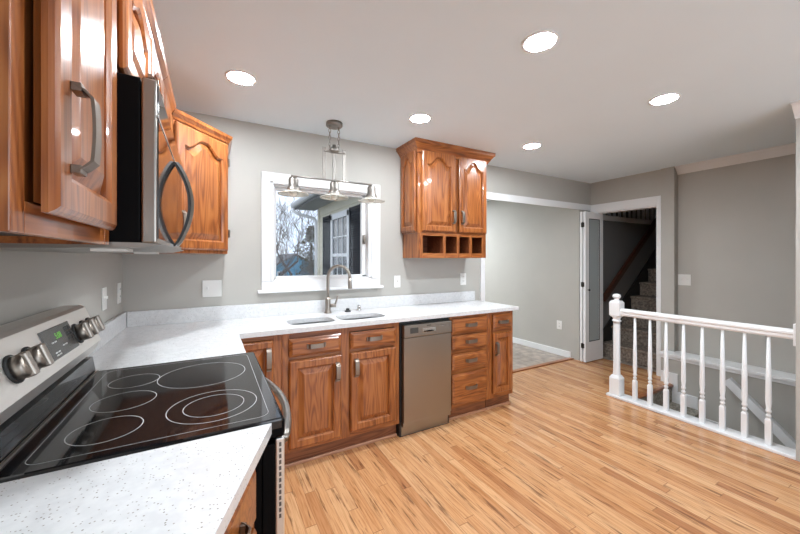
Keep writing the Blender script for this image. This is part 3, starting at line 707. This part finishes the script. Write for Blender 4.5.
# cubby unit
m = MB(); yb = -.275
m.box(cx0+.012, cx1-.012, yb, -.003, 1.566, 1.585); m.box(cx0+.012, cx1-.012, yb, -.003, 1.364, 1.380)
m.box(cx0+.012, cx0+.03, yb, -.003, 1.38, 1.566); m.box(cx1-.03, cx1-.012, yb, -.003, 1.38, 1.566); m.box(cx0+.03, cx1-.03, -.02, -.003, 1.38, 1.566)
cb = m.build('cubby_shelf', M['oak_in'], t)
xs = [2.087, 2.122, 2.345, 2.372, 2.502, 2.53, 2.652, 2.682, 2.812, 2.858]
m = MB()
for k in range(0, 10, 2): m.box(xs[k], xs[k+1], yb-.016, yb, 1.364, 1.585, .0015)
m.slot(1); m.box(2.122, 2.812, yb-.0155, yb, 1.364, 1.407, .001); m.box(2.122, 2.812, yb-.0155, yb, 1.562, 1.585, .001); m.build('cubby_frame', [M['oak_v'], M['oak_h']], cb)
for k in (2, 4, 6):
    xm = (xs[k]+xs[k+1])/2; m = MB(); m.box(xm-.008, xm+.008, yb, -.02, 1.38, 1.566); m.build('divider', M['oak_in'], cb)
m = MB(); m.box(2.083, 2.0868, -.2745, -.004, 1.3645, 1.5845); m.build('cubby_side', M['oak_v'], cb)
# big crown up to the ceiling
def ring_pts(o, z): return [(cx0-o, -.003, z), (cx0-o, cyf-o, z), (cx1+o, cyf-o, z), (cx1+o, -.003, z)]
m = MB(); m.loft([ring_pts(o_, z_) for o_, z_ in ((0,2.285),(.010,2.285),(.014,2.300),(.020,2.305),(.032,2.325),(.052,2.352),(.060,2.356),(.062,2.3865))]); m.build('crown', M['oak_h'], t)

# ------------------------------------------------------------------ switches and outlets
def plate(X, w, h, toggles, label, cat='switch', outlet=False, name='switch_plate', grp=None):
    loc = X.translation
    t = thing(name, label, cat, tuple(loc))
    m = MB(); m.box(-w/2, w/2, -.006, -.0004, -h/2, h/2, .002, X); m.build('cover_plate', M['plastic'], t)
    for k in toggles:
        if outlet:
            for s in (-.022, .022):
                m = MB(); m.box(k-.016, k+.016, -.0085, -.005, s-.015, s+.015, .002, X); r = m.build('receptacle', M['plastic'], t)
                m = MB(); m.box(k-.008, k-.005, -.0092, -.008, s-.002, s+.008, 0, X); m.box(k+.005, k+.008, -.0092, -.008, s-.002, s+.008, 0, X); m.build('slot', M['slot'], r)
        else:
            m = MB(); m.box(k-.005, k+.005, -.018, -.005, -.002, .014, .002, X); m.build('toggle', M['plastic'], t)
            m = MB(); m.box(k-.008, k+.008, -.0068, -.0055, -.014, .016, 0, X); m.build('toggle_slot', M['plastic'], t)
    return t
plate(Tz(.507, 0, 1.142), .122, .12, (-.028,), 'wide white plate with switch and outlet on wall left of window')
plate(Tz(2.024, 0, 1.143), .068, .112, (0,), 'single white switch plate between window and wall cabinet')
plate(Tz(2.812, 0, 1.143), .076, .122, (0,), 'white outlet plate under the right end of the wall cabinet', 'outlet', True, 'outlet_plate')
plate(Tz(0, -.445, 1.144, PI/2), .075, .12, (0,), 'white switch plate on left wall nearer the range', )
plate(Tz(0, -.110, 1.144, PI/2), .075, .125, (0,), 'white outlet plate on left wall close to the room corner', 'outlet', True, 'outlet_plate')
plate(Tz(5.10, -1.032, 1.122, -PI/2), .118, .122, (-.025,.025), 'double white switch plate on grey wall above the stairwell')
plate(Tz(4.79, .295, .425, -PI/2), .078, .12, (0,), 'white outlet low on the hall wall beyond the opening', 'outlet', True, 'outlet_plate')

# ------------------------------------------------------------------ pendant lamp
px, py = 1.318, -.30
t = thing('pendant_light', 'brushed nickel bar pendant with three glass shades before the window', 'lamp', (px, py, H))
m = MB(); m.lathe([(.062,0),(.062,-.022),(.056,-.030),(.01,-.031)], (px,py,H), 32); m.build('canopy', M['pendm'], t)
for cxx in (px-.035, px+.035):
    m = MB(); m.lathe([(.006,0),(.006,-.02)], (cxx,py,H-.03), 10); z_ = H-.052; k = 0
    while z_ > 2.215:
        a = 0 if k % 2 == 0 else PI/2
        ptsl = [(cxx+.008*math.cos(q)*math.cos(a), py+.008*math.cos(q)*math.sin(a), z_-.012+.016*math.sin(q)) for q in [2*PI*i/12 for i in range(13)]]
        m.tube(ptsl, .0024, 6, caps=False); z_ -= .026; k += 1
    m.build('chain', M['pendm'], t)
m = MB(); m.lathe([(.014,.045),(.014,.02),(.034,.018),(.036,.0),(.030,-.012),(.014,-.016)], (px,py,2.175), 24)
m.tube([(px-.082,py,2.165),(px+.082,py,2.165)], .008, 10)
for s in (-1,1): m.tube([(px+s*.035,py,2.17),(px+s*.035,py,2.212)], .006, 8)
m.build('hub', M['pendm'], t)
for dx_ in (-.078, 0, .078):
    m = MB(); m.box(px+dx_-.0135, px+dx_+.0135, py-.003, py+.003, 1.95, 2.195 if dx_ else 2.17, .001); m.build('rod', M['pendm'], t)
m = MB(); m.tube([(px-.318,py,1.95),(px+.318,py,1.95)], .0075, 12); m.build('bar', M['pendm'], t)
for dx_ in (-.302, 0, .308):
    cxx = px+dx_
    m = MB(); m.lathe([(.006,.055),(.009,.045),(.026,.040),(.034,.024),(.034,-.022),(.040,-.026),(.044,-.040),(.050,-.050),(.050,-.055)], (cxx,py,1.90), 24); so = m.build('socket_cup', M['pendm'], t)
    m = MB(); m.lathe([(.050,-.054),(.062,-.061),(.082,-.069),(.100,-.075),(.108,-.078),(.108,-.083),(.098,-.080),(.080,-.074),(.058,-.066),(.048,-.058)], (cxx,py,1.90), 40, caps=False)
    m.build('glass_shade', M['shade'], t)
    m = MB(); m.lathe([(.012,-.03),(.014,-.055),(.024,-.07),(.024,-.082),(.012,-.094),(.003,-.096)], (cxx,py,1.90), 16); m.build('bulb', M['bulb'], so)

# ------------------------------------------------------------------ bifold door folded back in the stair doorway
d1 = bpy.data.objects.new('door_1', None); COL.objects.link(d1); d1['kind'] = 'structure'; d1.location = (4.9, -.08, 0)
def leaf(x0, x1, y0, y1, name):
    zb, zt = .012, 1.972
    m = MB(); sw = .075
    m.box(x0, x0+sw, y0, y1, zb, zt, .002); m.box(x1-sw, x1, y0, y1, zb, zt, .002)
    m.box(x0+sw, x1-sw, y0+.0005, y1-.0005, zt-.09, zt, .002); m.box(x0+sw, x1-sw, y0+.0005, y1-.0005, zb, .27, .002)
    l_ = m.build(name, M['white'], d1)
    m = MB(); m.box(x0+sw, x1-sw, (y0+y1)/2-.002, (y0+y1)/2+.002, .27, zt-.09); m.build('door_glass', M['palepane'], l_)
    m = MB(); 
    for yy in (y0+.004, y1-.004):
        m.box(x0+sw, x0+sw+.008, yy-.003, yy+.003, .27, zt-.09); m.box(x1-sw-.008, x1-sw, yy-.003, yy+.003, .27, zt-.09); m.box(x0+sw, x1-sw, yy-.003, yy+.003, .27, .278); m.box(x0+sw, x1-sw, yy-.003, yy+.003, zt-.098, zt-.09)
    m.build('glazing_bead', M['skirt'], l_)
    return l_
la = leaf(4.742, 5.13, -.118, -.086, 'front_leaf'); leaf(4.742, 5.13, -.070, -.038-.002, 'rear_leaf')
for z_ in (.22, 1.02, 1.80):
    m = MB(); m.tube([(4.738,-.078,z_-.035),(4.738,-.078,z_+.035)], .007, 10); m.box(4.7405,4.744,-.10,-.055,z_-.03,z_+.03); m.build('hinge', M['blackmetal'], la)
m = MB(); kx = 4.79; m.tube([(kx,-.117,.95),(kx,-.135,.95)], .006, 10); m.tube([(kx,-.132,.95),(kx,-.142,.95),(kx,-.15,.95)], [.010,.014,.008], 12); m.build('knob', M['blackmetal'], la)

# ------------------------------------------------------------------ railing at the stairwell
t = thing('stair_railing', 'white wooden balustrade with turned newel post guarding the stairwell', 'railing', (4.0, -1.5, 0))
m = MB(); m.box(3.935, 4.075, -2.092, -.835, .0005, .022, .004); m.build('base_rail', M['white'], t)
nx, ny = 4.0, -.905
m = MB(); hw = .047
m.box(nx-hw, nx+hw, ny-hw, ny+hw, .022, .185, .002)
m.loft([[(nx+a*x, ny+a*y, z) for x, y in ((-1,-1),(1,-1),(1,1),(-1,1))] for a, z in ((hw,.185),(.030,.215))])
m.loft([[(nx+r*math.cos(PI/8+PI/4*k), ny+r*math.sin(PI/8+PI/4*k), z) for k in range(8)] for r, z in ((.033,.215),(.030,.25),(.030,.72))])
m.lathe([(.030,.72),(.030,.735),(.040,.742),(.040,.75),(.031,.756),(.031,.768),(.038,.778),(.044,.79)], (nx,ny,0), 20)
m.loft([[(nx+a*x, ny+a*y, z) for x, y in ((-1,-1),(1,-1),(1,1),(-1,1))] for a, z in ((.034,.785),(hw,.80),(hw,.925),(.034,.945))])
m.lathe([(.034,.943),(.022,.952),(.020,.962),(.032,.972),(.037,.986),(.032,1.0),(.018,1.010),(.002,1.012)], (nx,ny,0), 20)
m.build('newel_post', M['white'], t)
m = MB(); hp_ = [(-.018,0),(.018,0),(.026,.012),(.026,.03),(.033,.038),(.033,.05),(.022,.064),(0,.068),(-.022,.064),(-.033,.05),(-.033,.038),(-.026,.03),(-.026,.012)]
m.loft([[(nx+a, y, .803+b_*1.05) for a, b_ in hp_] for y in (ny-hw+.002, -2.08)]); m.build('handrail', M['white'], t)
m = MB(); m.box(nx-.05, nx+.05, -2.0915, -2.077, .765, .915, .004); m.build('rosette', M['white'], t)
for k in range(8):
    y = -1.07-.1257*k; m = MB(); q_ = .0165
    m.box(nx-q_, nx+q_, y-q_, y+q_, .021, .20, .001)
    m.loft([[(nx+a*x, y+a*yy, z) for x, yy in ((-1,-1),(1,-1),(1,1),(-1,1))] for a, z in ((q_,.20),(.010,.214))])
    m.lathe([(.011,.212),(.010,.22),(.0155,.228),(.0155,.236),(.010,.242),(.010,.25),(.0165,.258),(.0165,.268),(.0125,.278),(.0175,.33),(.0165,.45),(.0095,.803)], (nx,y,0), 14)
    m.build('baluster', M['white'], t)
# handrail on the lower flight
t = MB(); pr = [(-.03,-.035),(.03,-.035),(.034,-.01),(.026,.0),(.034,.012),(.03,.035),(-.03,.035)]
p0 = Vector((4.82, -1.475, .20)); p1 = Vector((4.82, -2.5, .20-1.025*1.02))
ax = (p1-p0).normalized(); nup = Vector((1,0,0)).cross(ax); nup = nup if nup.z > 0 else -nup
t.loft([[tuple(p + Vector((1,0,0))*a + nup*b_) for a, b_ in pr] for p in (p0, p1)])
o = t.build('handrail', M['white']); tag(o, 'white wall handrail sloping down the stairwell behind the balusters', 'handrail')
m = MB()
for s in (.12, .5, .88):
    p = p0.lerp(p1, s); m.tube([tuple(p), (4.879, p.y, p.z-.03)], .012, 8)
m.build('bracket', M['white'], o)

# ------------------------------------------------------------------ carpeted stairs going down
t = thing('lower_staircase', 'carpeted steps going down in the stairwell behind the railing', 'stairs', (4.5, -1.0, -.2))
for k in range(9):
    y0_ = -1.0-.25*k; z_ = -.19*(k+1)
    m = MB(); m.box(3.985, 4.864, y0_-.275, y0_-.002, z_-.3, z_, .012); m.build('step', M['carpet'], t)
m = MB(); m.box(3.985, 4.864, -1.012, -1.0005, -.24, -.03, .002); m.build('top_riser', M['carpet'], t)
t = MB(); t.box(3.985, 4.863, -1.03, -.98, -.028, .0015, .01); o = t.build('trim_7', M['oak_h'], kind='structure')

# ------------------------------------------------------------------ stairs going up behind the doorway
M['stairwall'] = paint('shaded_stair_wall_paint', (.20,.20,.20))  # wall grey darkened so the colour carries the dimness of the stairs
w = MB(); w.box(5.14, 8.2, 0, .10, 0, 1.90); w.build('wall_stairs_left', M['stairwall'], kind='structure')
w = MB(); w.box(5.14, 8.2, -.97, -.86, 0, 4.3); w.build('wall_stairs_right', M['wall'], kind='structure')
w = MB(); w.box(5.04, 5.14, -.86, 1.5, H+.15, 4.3); w.box(5.0, 8.2, 1.4, 1.5, 1.9, 4.3); w.box(8.1, 8.2, -.86, 1.4, 0, 4.3); w.box(4.9, 5.14, .12, 1.4, 1.9, H+.15); w.build('wall_upper_hall', M['wall'], kind='structure')
w = MB(); w.box(5.0, 8.2, -.97, 1.5, 4.3, 4.4); w.build('ceiling_upper', M['ceil'], kind='structure')
w = MB(); w.box(5.14, 8.2, .10, 1.4, 1.80, 1.955); w.build('floor_upper', M['carpet'], kind='structure')
w = MB(); w.box(5.14, 8.1, -.02, .12, 1.90, 1.97, .004); w.build('trim_8', M['white'], kind='structure')
w = MB(); w.box(5.14, 5.30, -.86, 0, -.24, -.001); w.build('floor_stair_foot', M['tile'], kind='structure')
w = MB(); w.prism([(5.25,.0),(5.25,.30),(8.0,2.5),(8.0,0)], -.022, -.001, 'y'); w.build('baseboard_stair_string', M['skirt'], kind='structure')
t = thing('upper_staircase', 'carpeted stairs climbing beyond the open doorway', 'stairs', (5.3, -.43, 0))
rise, run = .20, .25
for k in range(10):
    x0_ = 5.25+run*k; z_ = rise*(k+1)
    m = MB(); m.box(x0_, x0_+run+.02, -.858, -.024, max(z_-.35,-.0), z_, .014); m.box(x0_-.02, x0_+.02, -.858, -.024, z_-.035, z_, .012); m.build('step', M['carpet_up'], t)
t = MB(); p0 = Vector((5.2, -.075, .80)); p1 = Vector((7.3, -.075, .80+2.1*.80))
ax = (p1-p0).normalized(); nup = Vector((0,-1,0)).cross(ax); nup = nup if nup.z > 0 else -nup
t.loft([[tuple(p + Vector((0,1,0))*a + nup*b_) for a, b_ in ((-.022,-.04),(.022,-.04),(.024,.02),(.012,.04),(-.012,.04),(-.024,.02))] for p in (p0, p1)])
o = t.build('handrail', M['dark_rail']); tag(o, 'dark stained wall handrail rising along the upward stairs', 'handrail')
m = MB()
for s in (.05, .3, .62):
    p = p0.lerp(p1, s); m.tube([tuple(p), (p.x, -.001, p.z-.05)], .01, 8)
m.build('bracket', M['blackmetal'], o)
t = thing('landing_balustrade', 'dark railing with white balusters on upper landing seen over the doorway', 'railing', (6.4, .05, 1.97))
m = MB(); m.box(5.2, 8.05, .02, .08, 2.80, 2.85, .01); m.build('top_rail', M['dark_rail'], t)
for k in range(20):
    x_ = 5.3+.135*k; m = MB(); m.box(x_-.016, x_+.016, .034, .066, 1.97, 2.80, .002); m.build('baluster', M['white'], t)

# ------------------------------------------------------------------ outside the window
g = MB(); g.box(-40, 60, 3.0, 90, -1.3, -1.2); g.box(-40, 2.9, .2, 3.0, -1.3, -1.2)
o = g.build('lawn', M['grass']); tag(o, 'winter lawn outside the window', 'lawn', kind='structure')
t = thing('house_wing', 'cream sided house wing with dark shutters outside the window', 'house', (2.95, 3, -1.2))
m = MB(); k = 0; z_ = -1.2
prof = [(2.962,-1.2)]
while z_ < 2.62:
    prof += [(2.928, z_+.006), (2.948, z_+.13)]; z_ += .13
prof += [(2.962, z_)]
m.loft([[(a, y, b_) for a, b_ in prof] for y in (.35, 5.92)]); m.build('siding', M['siding'], t)
m = MB(); m.box(2.91, 2.965, 5.80, 5.94, -1.2, 2.62, .004); m.build('corner_board', M['siding'], t)
m = MB(); m.box(2.93, 2.962, .35, 5.92, 2.44, 2.66, .004); m.build('frieze_board', M['siding'], t)
m = MB(); m.box(2.43, 2.965, .2, 6.4, 2.655, 2.68); m.build('soffit', M['soffit'], t)
m = MB(); m.prism([(2.40,2.655),(2.43,2.63),(2.45,2.655),(2.45,2.80),(4.0,3.5),(4.0,3.45),(2.46,2.69),(2.46,2.66)], .2, 6.42, 'y'); m.build('roof', M['shingle'], t)
m = MB(); m.prism([(2.33,2.79),(2.325,2.75),(2.345,2.70),(2.38,2.675),(2.44,2.675),(2.44,2.80),(2.425,2.80),(2.425,2.70),(2.385,2.69),(2.355,2.72),(2.345,2.79)], .2, 6.42, 'y'); gt_ = m.build('gutter', M['gutter'], t)
m = MB(); m.tube([(2.39,6.32,2.68),(2.39,6.32,2.60),(2.50,6.25,2.52),(2.86,6.02,2.40),(2.89,6.0,2.34),(2.89,6.0,-1.1)], .04, 10); m.build('downspout', M['exwhite'], gt_)
wy0, wy1, wz0_, wz1_ = 3.62, 4.80, .80, 2.34
wf = MB(); fw = .11
wf.box(2.895, 2.95, wy0-.0, wy0+fw, wz0_, wz1_, .004); wf.box(2.895, 2.95, wy1-fw, wy1, wz0_, wz1_, .004); wf.box(2.895, 2.95, wy0, wy1, wz1_-fw, wz1_+.02, .004); wf.box(2.88, 2.95, wy0-.02, wy1+.02, wz0_-.06, wz0_, .004)
wo = wf.build('window_frame', M['exwhite'], t)
m = MB(); m.box(2.905,2.93,wy0+fw,wy1-fw,1.40,1.47,.003); 
for yy in (wy0+fw+.32, wy1-fw-.32): m.box(2.91,2.925,yy-.012,yy+.012,wz0_,wz1_-fw)
for zz in (1.83,): m.box(2.91,2.925,wy0+fw,wy1-fw,zz-.012,zz+.012)
m.build('muntin', M['exwhite'], wo)
m = MB(); m.box(2.925,2.935,wy0+fw,wy1-fw,wz0_,wz1_-fw); m.build('pane', M['winglass'], wo)
for y0_, y1_ in ((wy0-.62, wy0-.03), (wy1+.03, wy1+.62)):
    m = MB(); m.box(2.915,2.93,y0_,y1_,wz0_-.02,wz1_+.03)
    m.box(2.895,2.93,y0_,y0_+.05,wz0_-.02,wz1_+.03); m.box(2.895,2.93,y1_-.05,y1_,wz0_-.02,wz1_+.03)
    for zz in (wz0_-.02, 1.55, wz1_-.04): m.box(2.895,2.93,y0_,y1_,zz,zz+.06)
    sh = m.build('shutter', M['shutter'], t)
    m = MB(); zz = wz0_+.05
    while zz < wz1_-.06:
        m.add([(2.899,y0_+.05,zz),(2.899,y1_-.05,zz),(2.915,y1_-.05,zz+.035),(2.915,y0_+.05,zz+.035),(2.915,y0_+.05,zz+.002),(2.915,y1_-.05,zz+.002)], [(0,1,2,3),(0,4,5,1)]); zz += .045
    m.build('louvre', M['shutter'], sh)
# blue neighbour
t = thing('blue_house', 'blue house with grey gable roof far behind bare trees', 'house', (6.5, 25, -1.2))
m = MB(); m.box(3.4, 9.6, 24.9, 31, -1.2, .55); m.prism([(4.2,.5),(8.4,.5),(6.35,1.62)], 24.88, 25.0, 'y'); m.build('wall', M['blue'], t)
m = MB(); m.prism([(4.0,.46),(4.0,.36),(6.35,1.62),(8.7,.36),(8.7,.46),(6.35,1.78)], 24.6, 31.2, 'y'); m.prism([(2.9,.40),(9.9,.40),(9.4,.75),(3.4,.75)], 25.3, 31.2, 'y'); m.build('roof', M['shingle'], t)
m = MB(); m.box(5.0,5.5,24.86,24.92,-.15,.35,.01); wd_ = m.build('window', M['exwhite'], t)
m = MB(); m.box(5.06,5.44,24.85,24.87,-.09,.29); m.build('pane', M['winglass'], wd_)
# trees
def bare_tree(loc, h, label, seed, spread=.8, levels=6):
    rnd = random.Random(seed); t = thing('bare_tree', label, 'tree', loc, 'bare trees outside')
    m = MB(); b = MB()
    def grow(p, d, ln, r, lv):
        pts = [p]; rs = [r]; q = Vector(p); dd = Vector(d)
        for k in range(3):
            dd = (dd + Vector((rnd.uniform(-1,1), rnd.uniform(-1,1), rnd.uniform(-.3,.6)))*.16).normalized(); q = q + dd*ln/3; pts.append(tuple(q)); rs.append(r*(1-.13*(k+1)))
        rs = [max(q_, .0055) for q_ in rs]; (m if lv == 0 else b).tube(pts, rs, 5 if lv < 3 else 3, caps=False)
        if lv >= levels: return
        for k in range(3 if lv < 4 else 2):
            nd = (dd + Vector((rnd.uniform(-1,1), rnd.uniform(-1,1), rnd.uniform(-.35,.75)))*spread).normalized()
            s_ = rnd.choice((1,2,3)); grow(pts[3] if k == 0 else pts[s_], nd, ln*rnd.uniform(.62,.85), rs[3]*(.8 if k == 0 else .6), lv+1)
    grow(tuple(loc), (rnd.uniform(-.1,.1),0,1), h*.26, h*.016, 0)
    tr = m.build('trunk', M['bark'], t); b.build('branches', M['bark'], t)
    return t
bare_tree((2.0, 8.5, -1.2), 6.5, 'large bare tree outside, leftmost through the window', 3)
bare_tree((4.0, 14.5, -1.2), 7.0, 'bare tree outside in the middle before the blue house', 11)
bare_tree((1.5, 21.0, -1.2), 10.0, 'tall bare tree outside, far behind the left window edge', 21, levels=7)
bare_tree((7.0, 36.0, -1.2), 13.0, 'bare tree outside rising behind the blue house', 31, levels=7)
# leafy brownish evergreen beside the blue house
ex, ey = 5.75, 17.6
t = thing('evergreen_tree', 'brown green leafy tree outside between bare trees and house wing', 'tree', (ex, ey, -1.2))
m = MB(); m.tube([(ex,ey,-1.2),(ex,ey,.8),(ex,ey,2.3)], [.16,.12,.05], 8); m.build('trunk', M['bark'], t)
rnd = random.Random(5); m = MB()
for k in range(1800):
    zz = rnd.uniform(-.3, 3.3); rad = (.8+.25*math.sin(zz*4.1))*min(1,(3.5-zz)/1.2)*rnd.random()**.45; a = rnd.uniform(0, 2*PI)
    c_ = Vector((ex+rad*math.cos(a), ey+rad*math.sin(a), zz)); s_ = rnd.uniform(.05,.11)
    u_ = Vector((rnd.uniform(-1,1),rnd.uniform(-1,1),rnd.uniform(-1,1))).normalized(); v_ = u_.orthogonal().normalized()
    m.add([tuple(c_-u_*s_), tuple(c_+v_*s_*.5), tuple(c_+u_*s_), tuple(c_-v_*s_*.5)], [(0,1,2,3)])
m.build('foliage', M['ever'], t)
